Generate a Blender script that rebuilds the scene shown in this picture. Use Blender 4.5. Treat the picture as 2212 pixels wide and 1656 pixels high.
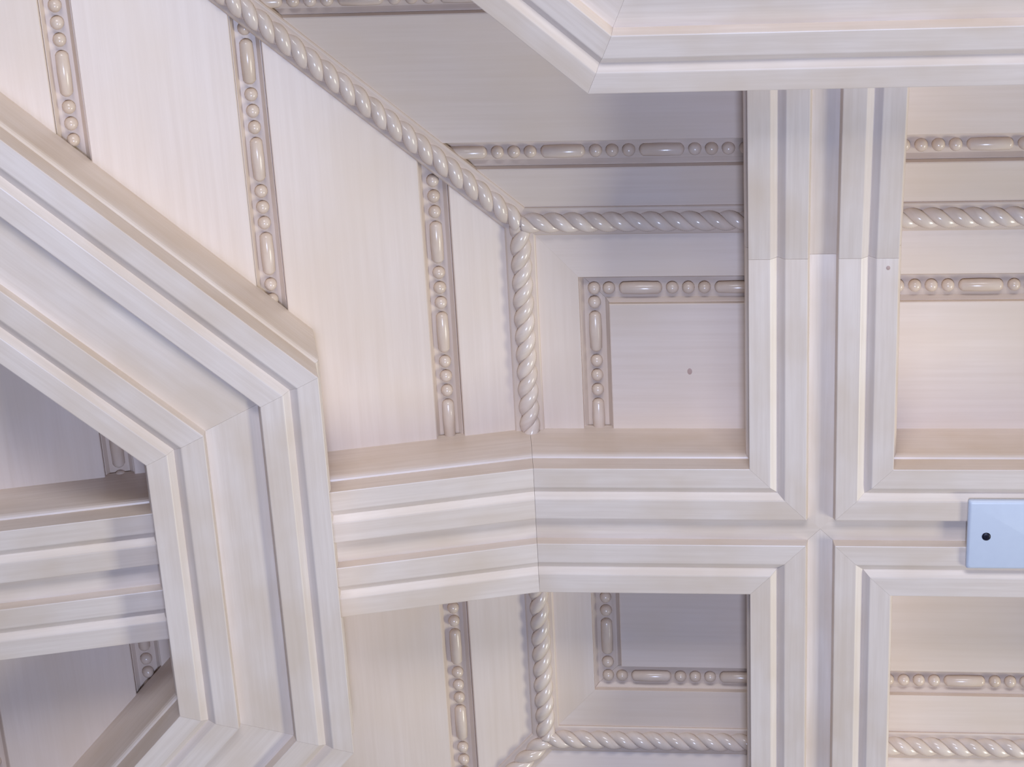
import bpy, bmesh, math, random
from mathutils import Vector as V3, Matrix

for o in list(bpy.data.objects):
    bpy.data.objects.remove(o, do_unlink=True)
scene = bpy.context.scene
COL = scene.collection
random.seed(4)

# ------------------------------------------------------------------ units
# Everything is laid out in millimetres: x to the right, y up the picture,
# z up into the ceiling; the flat centre of the tray ceiling is z = 0.
CEIL = 3.5
def W(p):
    return V3((p[0] / 1000.0, -p[1] / 1000.0, p[2] / 1000.0 + CEIL))
def WD(d):
    return V3((d[0], -d[1], d[2])).normalized()

# ------------------------------------------------------------------ camera
RIGHT = (0.992048, -0.050821, 0.115144)
UP = (0.002386, 0.922282, 0.386511)
FWD = (-0.125838, -0.383163, 0.915069)
cam = bpy.data.cameras.new('camera')
cam.sensor_width = 36.0
cam.lens = 4262.84 / 2212.0 * 36.0
cam.clip_start = 0.05
cob = bpy.data.objects.new('camera', cam)
COL.objects.link(cob)
r, u, f = WD(RIGHT), WD(UP), WD(FWD)
loc = W((-58.21, 922.60, -1900.0))
cob.matrix_world = Matrix(((r.x, u.x, -f.x, loc.x), (r.y, u.y, -f.y, loc.y),
                           (r.z, u.z, -f.z, loc.z), (0, 0, 0, 1)))
scene.camera = cob

# ------------------------------------------------------------------ light
world = bpy.data.worlds.new('world')
scene.world = world
world.use_nodes = True
bg = world.node_tree.nodes['Background']
bg.inputs[0].default_value = (0.56, 0.65, 1.0, 1)
bg.inputs[1].default_value = 0.03

def area(name, pos, aim, size, energy, color):
    l = bpy.data.lights.new(name, 'AREA')
    l.shape = 'RECTANGLE'
    l.size, l.size_y = size
    l.energy = energy
    l.color = color
    o = bpy.data.objects.new(name, l)
    COL.objects.link(o)
    o.location = W(pos)
    o.rotation_euler = (W(aim) - W(pos)).to_track_quat('-Z', 'Y').to_euler()
    return o
# added upward area lights standing in for unseen daylight, and an added cool frontal fill
area('added_daylight_right', (4200, -1350, -2300), (4200, -1350, 0), (1.8, 2.0), 240, (0.98, 1.0, 0.87))
area('added_daylight_far', (150, 3300, -2300), (150, 3300, 0), (1.9, 1.6), 112, (0.90, 0.92, 1.0))
area('frontal_fill', (60, 330, -2300), (60, 330, 0), (0.36, 0.36), 28, (0.55, 0.66, 1.0))

scene.view_settings.view_transform = 'Standard'
scene.view_settings.look = 'None'
scene.view_settings.gamma = 1.0
scene.view_settings.use_curve_mapping = False
scene.view_settings.exposure = 0.06

# ------------------------------------------------------------------ materials
def lin(c):
    c /= 255.0
    return c / 12.92 if c <= 0.04045 else ((c + 0.055) / 1.055) ** 2.4
def rgb(a, b, c):
    return (lin(a), lin(b), lin(c), 1)

def glaze(name, light, mid, dark, rough=0.34, streak=(6.0, 130.0), amount=0.5, blotch=9.0, bump=0.05):
    """hand-glazed paint: brush streaks along u, soft blotches of glaze"""
    m = bpy.data.materials.new(name)
    m.use_nodes = True
    nt = m.node_tree
    N, L = nt.nodes, nt.links
    bs = N['Principled BSDF']
    uv = N.new('ShaderNodeUVMap')
    info = N.new('ShaderNodeObjectInfo')
    off = N.new('ShaderNodeVectorMath'); off.operation = 'MULTIPLY_ADD'
    comb = N.new('ShaderNodeCombineXYZ')
    for k in range(3):
        L.new(info.outputs['Random'], comb.inputs[k])
    L.new(comb.outputs[0], off.inputs[0])
    off.inputs[1].default_value = (37.0, 53.0, 71.0)
    L.new(uv.outputs[0], off.inputs[2])
    mp = N.new('ShaderNodeMapping')
    mp.inputs['Scale'].default_value = (streak[0], streak[1], 1)
    L.new(off.outputs[0], mp.inputs[0])
    n1 = N.new('ShaderNodeTexNoise')
    n1.inputs['Scale'].default_value = 1.0
    n1.inputs['Detail'].default_value = 5
    n1.inputs['Roughness'].default_value = 0.62
    L.new(mp.outputs[0], n1.inputs['Vector'])
    mp2 = N.new('ShaderNodeMapping')
    mp2.inputs['Scale'].default_value = (blotch * 0.6, blotch, 1)
    L.new(off.outputs[0], mp2.inputs[0])
    n2 = N.new('ShaderNodeTexNoise')
    n2.inputs['Scale'].default_value = 1.0
    n2.inputs['Detail'].default_value = 3
    L.new(mp2.outputs[0], n2.inputs['Vector'])
    r1 = N.new('ShaderNodeValToRGB')
    r1.color_ramp.elements[0].position = 0.36
    r1.color_ramp.elements[0].color = mid
    r1.color_ramp.elements[1].position = 0.62
    r1.color_ramp.elements[1].color = light
    L.new(n1.outputs['Fac'], r1.inputs[0])
    r2 = N.new('ShaderNodeValToRGB')
    r2.color_ramp.elements[0].position = 0.40
    r2.color_ramp.elements[0].color = (0, 0, 0, 1)
    r2.color_ramp.elements[1].position = 0.72
    r2.color_ramp.elements[1].color = (1, 1, 1, 1)
    L.new(n2.outputs['Fac'], r2.inputs[0])
    ml = N.new('ShaderNodeMath'); ml.operation = 'MULTIPLY'
    ml.inputs[1].default_value = amount
    L.new(r2.outputs[0], ml.inputs[0])
    mx = N.new('ShaderNodeMix'); mx.data_type = 'RGBA'
    L.new(ml.outputs[0], mx.inputs['Factor'])
    L.new(r1.outputs[0], mx.inputs['A'])
    mx.inputs['B'].default_value = dark
    L.new(mx.outputs['Result'], bs.inputs['Base Color'])
    bs.inputs['Roughness'].default_value = rough
    bs.inputs['Specular IOR Level'].default_value = 0.5
    if bump:
        b = N.new('ShaderNodeBump')
        b.inputs['Strength'].default_value = bump
        b.inputs['Distance'].default_value = 0.001
        L.new(n1.outputs['Fac'], b.inputs['Height'])
        L.new(b.outputs[0], bs.inputs['Normal'])
    return m

M_PANEL = glaze('glazed_panel_paint', rgb(226, 209, 195), rgb(221, 203, 188), rgb(220, 199, 176),
                rough=0.40, streak=(5.0, 150.0), amount=0.7, blotch=10.0, bump=0.03)
M_MOULD = glaze('glazed_moulding_paint', rgb(229, 214, 202), rgb(221, 205, 192), rgb(212, 191, 169),
                rough=0.36, streak=(8.0, 230.0), amount=0.7, blotch=17.0, bump=0.03)
M_ROPE = glaze('glazed_rope_paint', rgb(224, 207, 193), rgb(217, 199, 183), rgb(208, 186, 164),
               rough=0.19, streak=(30.0, 60.0), amount=0.5, blotch=40.0, bump=0.0)
M_BEAD = glaze('glazed_bead_paint', rgb(221, 202, 185), rgb(214, 193, 174), rgb(205, 181, 156),
               rough=0.21, streak=(30.0, 60.0), amount=0.5, blotch=40.0, bump=0.0)
M_STRIP = glaze('glazed_strip_paint', rgb(216, 197, 181), rgb(208, 188, 170), rgb(201, 178, 155),
                rough=0.38, streak=(10.0, 220.0), amount=0.5, blotch=20.0, bump=0.04)

def plain(name, col, rough, metallic=0.0):
    m = bpy.data.materials.new(name)
    m.use_nodes = True
    nt = m.node_tree
    bs = nt.nodes['Principled BSDF']
    tc = nt.nodes.new('ShaderNodeTexCoord')
    nz = nt.nodes.new('ShaderNodeTexNoise')
    nz.inputs['Scale'].default_value = 90
    nt.links.new(tc.outputs['Object'], nz.inputs['Vector'])
    mx = nt.nodes.new('ShaderNodeMix'); mx.data_type = 'RGBA'
    mx.inputs['A'].default_value = col
    mx.inputs['B'].default_value = (col[0] * 0.94, col[1] * 0.94, col[2] * 0.95, 1)
    nt.links.new(nz.outputs['Fac'], mx.inputs['Factor'])
    nt.links.new(mx.outputs['Result'], bs.inputs['Base Color'])
    bs.inputs['Roughness'].default_value = rough
    bs.inputs['Metallic'].default_value = metallic
    return m
M_PLATE = plain('white_plastic', rgb(210, 217, 229), 0.35)
M_SCREW = plain('blackened_screw', rgb(32, 30, 46), 0.4, 0.3)
M_KNOT = plain('brown_knot', rgb(186, 158, 146), 0.5)

# ------------------------------------------------------------------ helpers
class MB:
    """collects faces given in millimetres and links them as one mesh object"""
    def __init__(self):
        self.v, self.f, self.uv, self.sm = [], [], [], []
    def add(self, pts, faces, uvs, smooth=False):
        b = len(self.v)
        self.v += pts
        for fc, q in zip(faces, uvs):
            self.f.append([b + i for i in fc])
            self.uv += q
            self.sm.append(smooth)
    def build(self, name, mat, parent=None):
        base = parent.location if parent else V3((0, 0, 0))
        me = bpy.data.meshes.new(name)
        me.from_pydata([tuple(W(p) - base) for p in self.v], [], self.f)
        l = me.uv_layers.new(name='UVMap')
        for i, q in enumerate(self.uv):
            l.data[i].uv = (q[0] / 1000.0, q[1] / 1000.0)
        for p, s in zip(me.polygons, self.sm):
            p.use_smooth = s
        bm = bmesh.new(); bm.from_mesh(me)
        bmesh.ops.recalc_face_normals(bm, faces=bm.faces)
        bm.to_mesh(me); bm.free()
        me.materials.append(mat)
        o = bpy.data.objects.new(name, me)
        COL.objects.link(o)
        if parent:
            o.parent = parent
        return o

def vec(*a):
    return V3(a)

class Frame:
    def __init__(self, O, S, T, N):
        self.O, self.S, self.T, self.N = V3(O), V3(S).normalized(), V3(T).normalized(), V3(N).normalized()
    def p(self, s, t, h):
        return self.O + self.S * s + self.T * t + self.N * h

def sweep(mb, fr, prof, t0, t1):
    """closed profile of (s, h) points swept along T between t0(s,h) and t1(s,h)"""
    n = len(prof)
    A = [fr.p(s, t0(s, h), h) for s, h in prof]
    B = [fr.p(s, t1(s, h), h) for s, h in prof]
    per = [0.0]
    for i in range(n):
        a, b = prof[i], prof[(i + 1) % n]
        per.append(per[-1] + math.hypot(a[0] - b[0], a[1] - b[1]))
    faces, uvs = [], []
    for i in range(n):
        j = (i + 1) % n
        faces.append([i, j, n + j, n + i])
        uvs.append([(t0(*prof[i]), per[i]), (t0(*prof[j]), per[i + 1]),
                    (t1(*prof[j]), per[i + 1]), (t1(*prof[i]), per[i])])
    faces.append(list(range(n)))
    uvs.append([(t0(*prof[i]), prof[i][0]) for i in range(n)])
    faces.append([n + i for i in range(n)][::-1])
    uvs.append([(t1(*prof[i]), prof[i][0]) for i in range(n)][::-1])
    mb.add(A + B, faces, uvs)

def soften(prof, r, keep=()):
    """replace sharp corners of a closed profile by small two-step arrises"""
    out, n = [], len(prof)
    for i in range(n):
        if i in keep:
            out.append(prof[i]); continue
        p, a, b = V3((*prof[i], 0)), V3((*prof[i - 1], 0)), V3((*prof[(i + 1) % n], 0))
        da, db = a - p, b - p
        ra, rb = min(r, da.length * 0.4), min(r, db.length * 0.4)
        q0, q2 = p + da.normalized() * ra, p + db.normalized() * rb
        q1 = p * 0.5 + (q0 + q2) * 0.25
        out += [(q0.x, q0.y), (q1.x, q1.y), (q2.x, q2.y)]
    return out

def prism(mb, fr, poly, h0, h1, ch=0.8, along='t'):
    """flat board: convex polygon of (s,t) points, from height h0 to h1, arris ch"""
    n = len(poly)
    area2 = sum(poly[i][0] * poly[(i + 1) % n][1] - poly[(i + 1) % n][0] * poly[i][1] for i in range(n))
    if area2 < 0:
        poly = poly[::-1]
    def inset(d):
        res = []
        for i in range(n):
            a, b, c = V3((*poly[i - 1], 0)), V3((*poly[i], 0)), V3((*poly[(i + 1) % n], 0))
            e1, e2 = (b - a).normalized(), (c - b).normalized()
            n1, n2 = V3((-e1.y, e1.x, 0)), V3((-e2.y, e2.x, 0))
            k = (n1 + n2); k = k / max(0.2, k.dot(n1))
            q = b + k * d
            res.append((q.x, q.y))
        return res
    rings = [(poly, h0), (poly, h1 - ch), (inset(ch), h1)]
    pts, uvp = [], []
    for pl, h in rings:
        for s, t in pl:
            pts.append(fr.p(s, t, h))
            uvp.append((t, s) if along == 't' else (s, t))
    faces = []
    for k in range(2):
        for i in range(n):
            j = (i + 1) % n
            faces.append([k * n + i, k * n + j, (k + 1) * n + j, (k + 1) * n + i])
    faces.append([2 * n + i for i in range(n)])
    faces.append([i for i in range(n)][::-1])
    mb.add(pts, faces, [[uvp[i] for i in fc] for fc in faces])

def empty(name, p, label, cat, group=None, kind=None):
    o = bpy.data.objects.new(name, None)
    o.empty_display_size = 0.02
    o.location = W(p)
    COL.objects.link(o)
    o['label'] = label
    if cat: o['category'] = cat
    if group: o['group'] = group
    o['kind'] = kind or 'thing'
    return o

# ------------------------------------------------------------------ layout (mm)
XR = 379.0                       # the flat centre reaches further to the right
XL, YT = 302.9, 307.0            # half sizes of the flat centre, fold to fold
AL, AT = 0.2828, 0.2880          # pitch of the side slopes and of the upper and lower slopes
H = 91.6                         # beam face above the panels
BW, GO, GI, BC = 71.4, 50.3, 36.1, 14.5   # beam half width, groove, channel
REC = 10.5                       # depth of the bead channels
REACH = 1300.0
GAP = 0.13
N_FLAT = (0, 0, -1)

def slope(side, sg):
    """frame of a sloping side: s runs down the slope, t sideways from the beam axis"""
    if side in 'LR':
        k = -1 if side == 'L' else 1
        return Frame((-XL if k < 0 else XR, 0, 0), (k * math.cos(AL), 0, -math.sin(AL)), (0, sg, 0),
                     (-k * math.sin(AL), 0, -math.cos(AL)))
    k = 1 if side == 'T' else -1
    return Frame((0, k * YT, 0), (0, k * math.cos(AT), -math.sin(AT)), (sg, 0, 0),
                 (0, -k * math.sin(AT), -math.cos(AT)))
def hip(side, sg):
    """t of the hip as (at the fold, per mm of s)"""
    if side in 'LR':
        return YT, math.cos(AL) * math.tan(AL) / math.tan(AT)
    return (XR if sg > 0 else XL), math.cos(AT) * math.tan(AT) / math.tan(AL)
def hip_edge(side, sg, s, d):
    F, k = hip(side, sg)
    return F + k * s - d * math.sqrt(1 + k * k)

# ------------------------------------------------------------------ ceiling boards
ceiling = empty('ceiling', (0, 0, 0), 'cream glazed panelled tray ceiling with sloping sides', 'ceiling', kind='structure')

def board(poly, fr, along='t', name='panel', h=0.0, ch=0.9):
    mb = MB()
    prism(mb, fr, poly, -REC - 4, h, ch, along)
    return mb.build(name, M_PANEL, ceiling)

STRIP = {('T', -1): [(61.5, 92.1), (236.4, 264.5)], ('T', 1): [(61.5, 92.1)],
         ('L', 1): [(70.4, 99.0), (242.0, 270.0), (415.5, 444.7)],
         ('L', -1): [(79.7, 109.3), (415.5, 444.7), (590.0, 619.0)]}
for side in 'LTRB':
    for sg in (1, -1):
        fr = slope(side, sg)
        s = 9.0
        cuts = STRIP.get((side, sg), [])
        for a, b in cuts + [(REACH, REACH)]:
            s1 = a - 0.3
            board([(s, BW - 6), (s1, BW - 6), (s1, hip_edge(side, sg, s1, 9)), (s, hip_edge(side, sg, s, 9))], fr)
            s = b + 0.3

SXO, SXI, SYO, SYI = 245.1, 214.6, 245.0, 215.0
for sx in (-1, 1):
    for sy in (1, -1):
        fr = Frame((0, 0, 0), (sx, 0, 0), (0, sy, 0), N_FLAT)
        ex = XR - XL if sx > 0 else 0.0
        XI, XO, XF = SXI + ex, SXO + ex, XL + ex
        board([(BW - 6, BW - 6), (XI, BW - 6), (XI, SYI), (BW - 6, SYI)], fr, 's')
        board([(XO, BW - 6), (XF - 9, BW - 6), (XF - 9, YT - 9), (XO, SYO)], fr, 't', ch=0.12)
        board([(BW - 6, SYO), (XO - 0.02, SYO), (XF - 9.02, YT - 9), (BW - 6, YT - 9)], fr, 's', ch=0.12)

# closed deck behind the boards
mb = MB()
for side in 'LTRB':
    fr = slope(side, 1)
    F, k = hip(side, 1)
    G = hip(side, -1)[0]
    q = [fr.p(0, -G, -17), fr.p(REACH, -G - k * REACH, -17), fr.p(REACH, F + k * REACH, -17), fr.p(0, F, -17)]
    mb.add(q, [[0, 1, 2, 3]], [[(0, 0), (1, 0), (1, 1), (0, 1)]])
mb.add([vec(-XL - 6, -YT - 6, 16), vec(XR + 6, -YT - 6, 16), vec(XR + 6, YT + 6, 16), vec(-XL - 6, YT + 6, 16)],
       [[0, 1, 2, 3]], [[(0, 0), (1, 0), (1, 1), (0, 1)]])
mb.build('deck', M_STRIP, ceiling)

# a knot showing through the paint of the flat panel
def knot(p, rx, ry):
    mb = MB()
    n = 14
    pts = [vec(p[0], p[1], p[2] - 0.5)]
    pts += [vec(p[0] + rx * math.cos(6.2832 * i / n), p[1] + ry * math.sin(6.2832 * i / n), p[2] - 0.03) for i in range(n)]
    mb.add(pts, [[0, 1 + i, 1 + (i + 1) % n] for i in range(n)], [[(0, 0), (1, 0), (0, 1)]] * n, True)
    return mb
knot((-132.9, 140.1, 0), 2.5, 3.6).build('knot', M_KNOT, ceiling)

# ------------------------------------------------------------------ beams
def half_profile(h):
    p = [(BC - 2, h - 10), (BC, h), (GI, h), ((GI + GO) / 2, h - 5.3), (GO, h), (BW, h),
         (BW, 66.5), (BW + 1.9, 66.0), (BW + 3.3, 64.2), (BW + 4.0, 61.0), (BW + 4.0, -8), (BC - 2, -8)]
    return soften(p, 0.8, keep=(0, 3, 6, 7, 8, 9, 10, 11))
PROF = half_profile(H)
CH = [(-(BC - 1.7), H - 20), (-(BC - 1.7), H - 10), (BC - 1.7, H - 10), (BC - 1.7, H - 20)]
TAN = {'L': math.tan(AL / 2), 'R': math.tan(AL / 2), 'T': math.tan(AT / 2), 'B': math.tan(AT / 2)}
FOLD = {'L': XL, 'R': XR, 'T': YT, 'B': YT}
ALONG = {'L': (-1, 0, 0), 'R': (1, 0, 0), 'T': (0, 1, 0), 'B': (0, -1, 0)}
ACROSS = {'L': (0, 1, 0), 'R': (0, 1, 0), 'T': (1, 0, 0), 'B': (1, 0, 0)}

def beam(sides, label):
    root = empty('ceiling_beam', (0, 0, 0), label, 'beam', 'crossing ceiling beams')
    for side in sides:
        for sg in (1, -1):
            ac = V3(ACROSS[side]) * sg
            flat = Frame((0, 0, 0), ac, ALONG[side], N_FLAT)
            mb = MB()
            sweep(mb, flat, PROF, lambda s, h: s + 0.07, lambda s, h: FOLD[side] - h * TAN[side] - GAP)
            mb.build('edge_moulding', M_MOULD, root)
            sl = slope(side, sg)
            fr = Frame(sl.O, ac, sl.S, sl.N)
            mb = MB()
            sweep(mb, fr, PROF, lambda s, h: h * TAN[side] + GAP, lambda s, h: REACH)
            mb.build('edge_moulding', M_MOULD, root)
        flat = Frame((0, 0, 0), ACROSS[side], ALONG[side], N_FLAT)
        g = 0.2 if side == 'B' else 0.0
        cp = [(-(BC - 1.7), H - 20), (-(BC - 1.7), H - 10), (0, H - 10), (BC - 1.7, H - 10), (BC - 1.7, H - 20), (0, H - 20)]
        mb = MB()
        sweep(mb, flat, cp, lambda s, h: abs(s) + g, lambda s, h: FOLD[side] - h * TAN[side] - GAP)
        mb.build('channel_strip', M_MOULD, root)
        sl = slope(side, 1)
        fr = Frame(sl.O, ACROSS[side], sl.S, sl.N)
        mb = MB()
        sweep(mb, fr, cp, lambda s, h: h * TAN[side] + GAP, lambda s, h: REACH)
        mb.build('channel_strip', M_MOULD, root)
    return root
beam('LR', 'wide grooved beam running across the picture and carrying the white cover plate')
upright = beam('TB', 'wide grooved beam running up the picture to the upper octagonal frame')
knot((61.3, 284.0, -H), 2.0, 2.2).build('knot', M_KNOT, upright)

# ------------------------------------------------------------------ octagonal frames
OCT_S, OCT_A = 223.0, 511.1      # start of the frame down the slope, outer apothem
HO = 129.6
Q1, Q2, Q3, Q4, Q5, Q6, Q7 = 21.0, 35.6, 58.0, 114.6, 137.4, 151.6, 172.3
OUTER = soften([(-4.0, -2), (-4.0, 85), (-3.3, 88.6), (-1.9, 90.6), (0, 91.2), (0, HO), (Q1, HO), ((Q1 + Q2) / 2, HO - 5.4), (Q2, HO), (Q3, HO),
                (Q3 + 2, HO - 11), (Q3 + 2, -2)], 0.9, keep=(0, 1, 2, 3, 4, 7, 10, 11))
MID = [(Q3 + 1.7, HO - 24), (Q3 + 1.7, HO - 11), (Q4 - 1.7, HO - 11), (Q4 - 1.7, HO - 24)]
INNER = soften([(Q4 - 2, -2), (Q4 - 2, HO - 11), (Q4, HO), (Q5, HO), ((Q5 + Q6) / 2, HO - 5.4), (Q6, HO), (Q7, HO),
                (Q7, 91.2), (Q7 + 1.9, 90.6), (Q7 + 3.3, 88.6), (Q7 + 4.0, 85), (Q7 + 4.0, -2)], 0.9, keep=(0, 1, 4, 7, 8, 9, 10, 11))
def octagon(side, label=None):
    sl = slope(side, 1)
    C = sl.p(OCT_S + OCT_A, 0, 0)
    if label:
        root = empty('octagonal_frame', C, label, 'ceiling frame', 'octagonal frames on the slopes')
    else:
        root = ceiling
    tn = math.tan(math.pi / 8)
    for k in range(8):
        a = k * math.pi / 4
        nrm = -sl.S * math.cos(a) + sl.T * math.sin(a)
        tan = sl.S * math.sin(a) + sl.T * math.cos(a)
        fr = Frame(C + nrm * OCT_A, -nrm, tan, sl.N)
        for name, prof in (('outer_moulding', OUTER), ('channel_board', MID), ('inner_moulding', INNER)):
            mb = MB()
            sweep(mb, fr, prof, lambda s, h: -(OCT_A - s) * tn + 0.07, lambda s, h: (OCT_A - s) * tn - 0.07)
            mb.build(name, M_MOULD, root)
    return root
octagon('L', 'large octagonal moulded frame at the left whose opening shows a beam behind it')
octagon('T', 'octagonal moulded frame cut by the top edge, above the upright beam')
octagon('R')      # the two slopes outside the picture
octagon('B')

def in_ring(s, t, m):
    """is a point of a slope hidden under an octagonal frame"""
    ds, dt = abs(s - OCT_S - OCT_A), abs(t)
    a = max(ds, dt, (ds + dt) / math.sqrt(2))
    return OCT_A - Q7 - m < a < OCT_A + m

# ------------------------------------------------------------------ bead mouldings
def dome(name, length, rad):
    """bead or pill lying along local x, in metres"""
    me = bpy.data.meshes.new(name)
    bm = bmesh.new()
    nu, nv = 12, 8
    hl = max(0.0, length / 2 - rad)
    grid = []
    for j in range(nv + 1):
        th = math.pi * j / nv
        ring = []
        for i in range(nu):
            ph = 2 * math.pi * i / nu
            if j in (0, nv) and i > 0:
                ring.append(ring[0]); continue
            c = math.cos(th)
            x = c * rad + (hl if c > 1e-6 else (-hl if c < -1e-6 else 0))
            ring.append(bm.verts.new((x / 1000, rad * math.sin(th) * math.cos(ph) / 1000, rad * math.sin(th) * math.sin(ph) / 1000)))
        grid.append(ring)
    for j in range(nv):
        for i in range(nu):
            k = (i + 1) % nu
            vs = []
            for v in (grid[j][i], grid[j][k], grid[j + 1][k], grid[j + 1][i]):
                if v not in vs: vs.append(v)
            if len(vs) > 2:
                bm.faces.new(vs)
    bmesh.ops.recalc_face_normals(bm, faces=bm.faces)
    uvl = bm.loops.layers.uv.new('UVMap')
    for fc in bm.faces:
        fc.smooth = True
        for lp in fc.loops:
            lp[uvl].uv = (lp.vert.co.x, lp.vert.co.y)
    bm.to_mesh(me); bm.free()
    me.materials.append(M_BEAD)
    return me
BEAD = dome('bead', 0, 6.5)
PILL = dome('bar_bead', 44.5, 6.7)
PERIOD, PITCH = 97.9, 16.4

def put(root, name, me, p, along, nrm):
    o = bpy.data.objects.new(name, me)
    COL.objects.link(o)
    x, z = WD(along), WD(nrm)
    y = z.cross(x).normalized()
    b = W(p) - root.location
    jit = 1 + random.uniform(-0.03, 0.03)
    o.parent = root
    o.matrix_local = Matrix(((x.x, y.x, z.x, b.x), (x.y, y.y, z.y, b.y), (x.z, y.z, z.z, b.z), (0, 0, 0, 1)))
    o.scale = (1.0, jit, jit)
    return o

def strip_profile(a, b):
    return [(a, -REC - 4), (a, -6.5), (a + 0.8, -6.5), (a + 4.4, -REC), (b - 4.4, -REC), (b - 0.8, -6.5), (b, -6.5), (b, -REC - 4)]

def run(root, fr, a, b, t0, t1, pill, lo, hi, skip=lambda t: False):
    """one straight channel with its beads: pill = t of one pill centre"""
    mb = MB()
    sweep(mb, fr, strip_profile(a, b), t0, t1)
    mb.build('channel', M_STRIP, root)
    c = (a + b) / 2
    k0 = int((lo - pill) // PERIOD) - 1
    for k in range(k0, k0 + 16):
        tc = pill + k * PERIOD
        for d, nm, me, half in ((0, 'bar_bead', PILL, 22), (PERIOD / 2 - PITCH, 'bead', BEAD, 6), (PERIOD / 2, 'bead', BEAD, 6),
                                (PERIOD / 2 + PITCH, 'bead', BEAD, 6)):
            t = tc + d
            if t + half * 0.6 < lo or t - half * 0.6 > hi or skip(t):
                continue
            put(root, nm, me, fr.p(c, t, -7.6), fr.T, fr.N)

def slope_strip(side, sg, a, b, pill, label, tmax=None):
    fr = slope(side, sg)
    c = (a + b) / 2
    he = lambda s: hip_edge(side, sg, s, 8)
    hi = he(c) + 4
    root = empty('bead_moulding', fr.p(c, BW, -REC), label, 'bead moulding', 'bead mouldings in the slopes')
    run(root, fr, a, b, lambda s, h: BW - 4, lambda s, h: he(s), pill, BW - 2, tmax or hi,
        lambda t: in_ring(c, t, -9))
slope_strip('L', 1, 70.4, 99.0, 191.7, 'bead moulding above the level beam, nearest the rope at the left of the centre')
slope_strip('L', 1, 242.0, 270.0, 295.7, 'bead moulding second from left, between the long slanted rope and the left octagonal frame')
slope_strip('L', 1, 415.5, 444.7, 495.4, 'leftmost bead moulding, cut by the top edge and passing behind the left octagonal frame', tmax=640)
slope_strip('L', -1, 79.7, 109.3, 180.6, 'bead moulding below the level beam, between rope and left octagonal frame')
slope_strip('L', -1, 415.5, 444.7, 211.6, 'bead moulding in deep shade below the beam inside the octagonal opening', tmax=330)
slope_strip('L', -1, 590.0, 619.0, 200.0, 'sliver of bead moulding at the left edge inside the octagonal opening', tmax=420)
slope_strip('T', -1, 61.5, 92.1, 156.0, 'level bead moulding above the rope, left of the upright beam')
slope_strip('T', 1, 61.5, 92.1, 160.5, 'level bead moulding above the rope, right of the upright beam')
slope_strip('T', -1, 236.4, 264.5, 435.4, 'level bead moulding along the top edge, meeting the long slanted rope')

def corner_strip(sx, sy, px, py, label):
    fx = Frame((0, 0, 0), (0, sy, 0), (sx, 0, 0), N_FLAT)      # run along x: s = |y|, t = |x|
    fy = Frame((0, 0, 0), (sx, 0, 0), (0, sy, 0), N_FLAT)
    ex = XR - XL if sx > 0 else 0.0
    XI, XO = SXI + ex, SXO + ex
    cx, cy = (XI + XO) / 2, (SYI + SYO) / 2
    root = empty('bead_moulding', (sx * cx, sy * cy, REC), label, 'bead moulding',
                 'L-shaped bead mouldings on the flat centre')
    run(root, fx, SYI, SYO, lambda s, h: BW - 4, lambda s, h: XI + (s - SYI) - GAP, px, BW - 2, cx - 10)
    run(root, fy, XI, XO, lambda s, h: BW - 4, lambda s, h: SYI + (s - XI) - GAP, py, BW - 2, cy - 10)
    put(root, 'bead', BEAD, fy.p(cx, cy, -7.6), fy.T, fy.N)
corner_strip(-1, 1, 182.0, 182.3, 'L-shaped bead moulding round the flat panel above the level beam, left of the upright one')
corner_strip(-1, -1, 181.9, 180.0, 'L-shaped bead moulding round the shaded panel below the level beam, left of the upright one')
corner_strip(1, 1, 160.0, 182.0, 'bead moulding on the flat panel above the white cover plate')
corner_strip(1, -1, 160.4, 182.0, 'bead moulding on the flat panel below the white cover plate')

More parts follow.
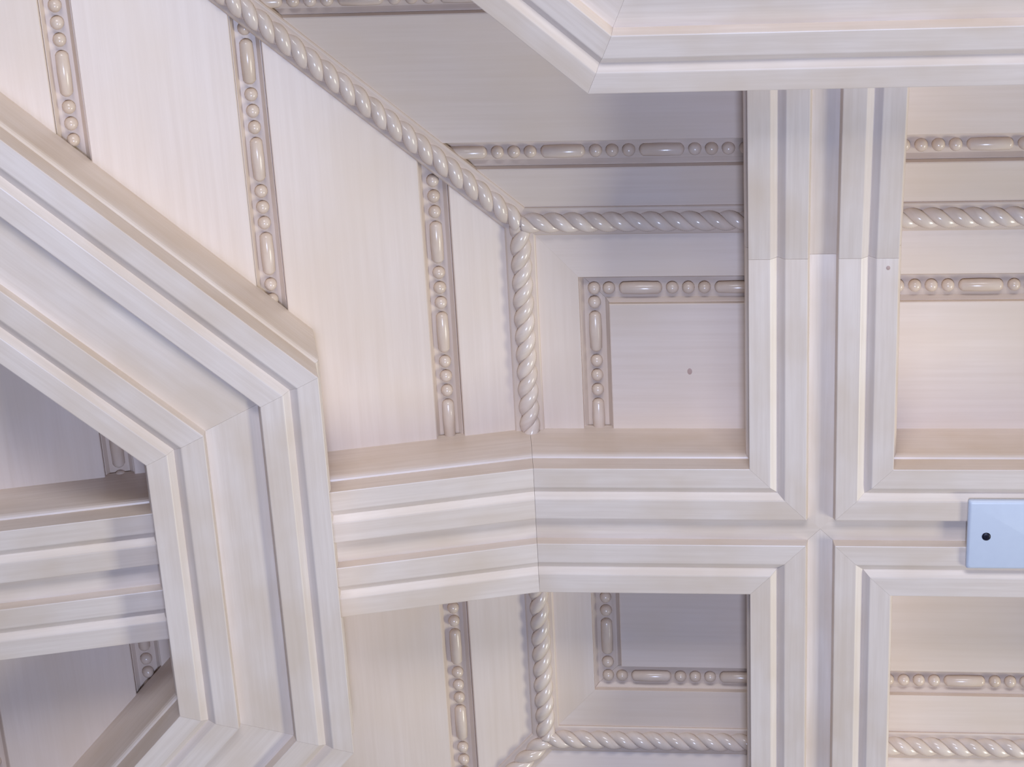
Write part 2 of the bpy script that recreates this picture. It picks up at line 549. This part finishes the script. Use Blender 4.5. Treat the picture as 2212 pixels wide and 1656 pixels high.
# ------------------------------------------------------------------ rope mouldings
RP = 39.4                        # lay of the rope
def rope(P0, P1, nrm, label=None, top=5.2, phase=0.0, cut0=0.0, cut1=0.0, half=15.5, bot=-12.0):
    P0, P1, nrm = V3(P0), V3(P1), V3(nrm).normalized()
    U = (P1 - P0).normalized()
    A = U.cross(nrm).normalized()
    Lg = (P1 - P0).length
    if label:
        root = empty('rope_moulding', P0, label, 'rope moulding', 'rope mouldings on the folds')
    else:
        root = ceiling
    fr = Frame(P0, A, U, nrm)
    mb = MB()
    prof = soften([(-half, bot), (-half, top - 1.2), (-half + 1.6, top), (half - 1.6, top), (half, top - 1.2), (half, bot)], 0.6, keep=(0, 5))
    sweep(mb, fr, prof, lambda s, h: cut0 * abs(s), lambda s, h: Lg - cut1 * abs(s))
    mb.build('backing', M_STRIP, root)
    hc = top + 0.8
    steps = max(8, int(Lg / 1.9))
    sect = []                                  # one strand: a fat half-lobe, closed through the axis
    for q in range(13):
        ph = math.radians(-90 + 15 * q)
        sect.append((ph, 7.3 + 3.6 * max(0.0, math.cos(ph)) ** 0.85))
    sect.append((0.0, 0.0))
    n = len(sect)
    for j in range(2):
        pts, faces, uvs = [], [], []
        for i in range(steps + 1):
            t = Lg * i / steps
            th = phase + 2 * math.pi * (j / 2.0 + t / RP)
            for ph, rr in sect:
                pts.append(fr.p(rr * math.cos(th + ph), t, hc + rr * math.sin(th + ph)))
        for i in range(steps):
            for q in range(n):
                e_ = (q + 1) % n
                faces.append([i * n + q, i * n + e_, (i + 1) * n + e_, (i + 1) * n + q])
                uvs.append([(i * 1.9, q * 3), (i * 1.9, q * 3 + 3), (i * 1.9 + 1.9, q * 3 + 3), (i * 1.9 + 1.9, q * 3)])
        faces.append(list(range(n))); uvs.append([(0, 0)] * n)
        faces.append([steps * n + q for q in range(n)][::-1]); uvs.append([(0, 0)] * n)
        mb = MB()
        mb.add(pts, faces, uvs, True)
        o = mb.build('strand', M_ROPE, root)
    return root

def bis(a, b):
    return (V3(a).normalized() + V3(b).normalized()).normalized()
nf = {k: bis(N_FLAT, slope(k, 1).N) for k in 'LRTB'}
def hip_rope(sx, sy, label, length):
    a, b = slope('L' if sx < 0 else 'R', 1), slope('T' if sy > 0 else 'B', 1)
    dr = V3((sx * math.tan(AT), sy * math.tan(AL), -math.tan(AL) * math.tan(AT))).normalized()
    c = V3((-XL if sx < 0 else XR, sy * YT, 0))
    rope(c, c + dr * length, bis(a.N, b.N), label, phase=0.6, top=5.8, bot=-1.0)
e = 3.0
rope((-XL, BW - 6, 0), (-XL, YT - e, 0), nf['L'], 'upright rope moulding left of the centre, between long slanted rope and level beam', phase=0.4)
rope((-XL, -YT + e, 0), (-XL, -BW + 6, 0), nf['L'], 'upright rope moulding below the level beam at the lower left corner of the centre', phase=1.9)
rope((-XL + e, YT, 0), (-BW + 6, YT, 0), nf['T'], 'level rope moulding above the L-shaped beads, left of the upright beam', phase=1.2)
rope((BW - 6, YT, 0), (XR - e, YT, 0), nf['T'], 'level rope moulding near the top, right of the upright beam', phase=2.6)
rope((-XL + e, -YT, 0), (-BW + 6, -YT, 0), nf['B'], 'level rope moulding at the bottom edge, left of the upright beam', phase=0.2)
rope((BW - 6, -YT, 0), (XR - e, -YT, 0), nf['B'], 'level rope moulding at the bottom edge, right of the upright beam', phase=3.0)
hip_rope(-1, 1, 'long slanted rope moulding from the top edge down to the corner of the centre', 700)
hip_rope(-1, -1, 'short slanted rope moulding cut by the bottom edge below the lower left corner', 420)
# the folds beyond the right edge of the picture
rope((XR, BW - 6, 0), (XR, YT - e, 0), nf['R'])
rope((XR, -YT + e, 0), (XR, -BW + 6, 0), nf['R'])

# ------------------------------------------------------------------ cover plate
PX0, PX1, PY0, PY1 = 145.0, 259.5, -36.5, 40.0
plate = empty('cover_plate', ((PX0 + PX1) / 2, 1.7, -H), 'blank bluish white cover plate screwed to the level beam', 'cover plate')
fr = Frame((0, 0, 0), (1, 0, 0), (0, 1, 0), N_FLAT)
mb = MB()
def rounded(x0, x1, y0, y1, r_, n=4):
    out = []
    for cx_, cy_, a0 in ((x1 - r_, y1 - r_, 0), (x0 + r_, y1 - r_, 90), (x0 + r_, y0 + r_, 180), (x1 - r_, y0 + r_, 270)):
        for i in range(n + 1):
            a = math.radians(a0 + 90.0 * i / n)
            out.append((cx_ + r_ * math.cos(a), cy_ + r_ * math.sin(a)))
    return out
rings = [(0, 2.2, H), (0, 2.2, H + 3.0), (0.5, 2.4, H + 4.2), (1.5, 2.6, H + 5.2), (3.2, 3.0, H + 5.8)]
pts = []
for ins, rr, hh in rings:
    pts += [fr.p(x, y, hh) for x, y in rounded(PX0 + ins, PX1 - ins, PY0 + ins, PY1 - ins, rr)]
n = 20
faces = [[k * n + i, k * n + (i + 1) % n, (k + 1) * n + (i + 1) % n, (k + 1) * n + i] for k in range(len(rings) - 1) for i in range(n)]
mb.add(pts, faces, [[(0, 0), (1, 0), (1, 1), (0, 1)]] * len(faces), True)
top = [[(len(rings) - 1) * n + i for i in range(n)]]
b0 = len(mb.f)
mb.f += top; mb.uv += [(0, 0)] * n; mb.sm.append(True)
mb.f += [[i for i in range(n)][::-1]]; mb.uv += [(0, 0)] * n; mb.sm.append(False)
face = mb.build('face_plate', M_PLATE, plate)
for sxp in (163.8, 240.7):
    mb = MB()
    cyp, R_ = 0.6, 4.4
    hb = H + 5.8
    n = 20
    prof = [(R_, hb - 1.5), (R_, hb + 0.3), (R_ * 0.75, hb + 1.0), (R_ * 0.42, hb + 1.2)]
    pts = [fr.p(sxp + a * math.cos(6.28319 * i / n), cyp + a * math.sin(6.28319 * i / n), h) for a, h in prof for i in range(n)]
    faces = [[k * n + i, k * n + (i + 1) % n, (k + 1) * n + (i + 1) % n, (k + 1) * n + i] for k in range(3) for i in range(n)]
    faces.append([3 * n + i for i in range(n)])
    mb.add(pts, faces, [[(0, 0)] * len(q) for q in faces], True)
    # cross recess: two crossed sunken bars
    s = mb.build('screw', M_SCREW, plate)
    s['label'] = 'black cross-head screw'
    for ang in (0.5, 0.5 + math.pi / 2):
        mb = MB()
        c_, s_ = math.cos(ang), math.sin(ang)
        q = Frame((sxp, cyp, 0), (c_, s_, 0), (-s_, c_, 0), N_FLAT)
        prism(mb, q, [(-2.2, -0.45), (2.2, -0.45), (2.2, 0.45), (-2.2, 0.45)], hb + 0.6, hb + 1.35, 0.1)
        o = mb.build('cross_slot', M_SCREW, plate)
        o.parent = s
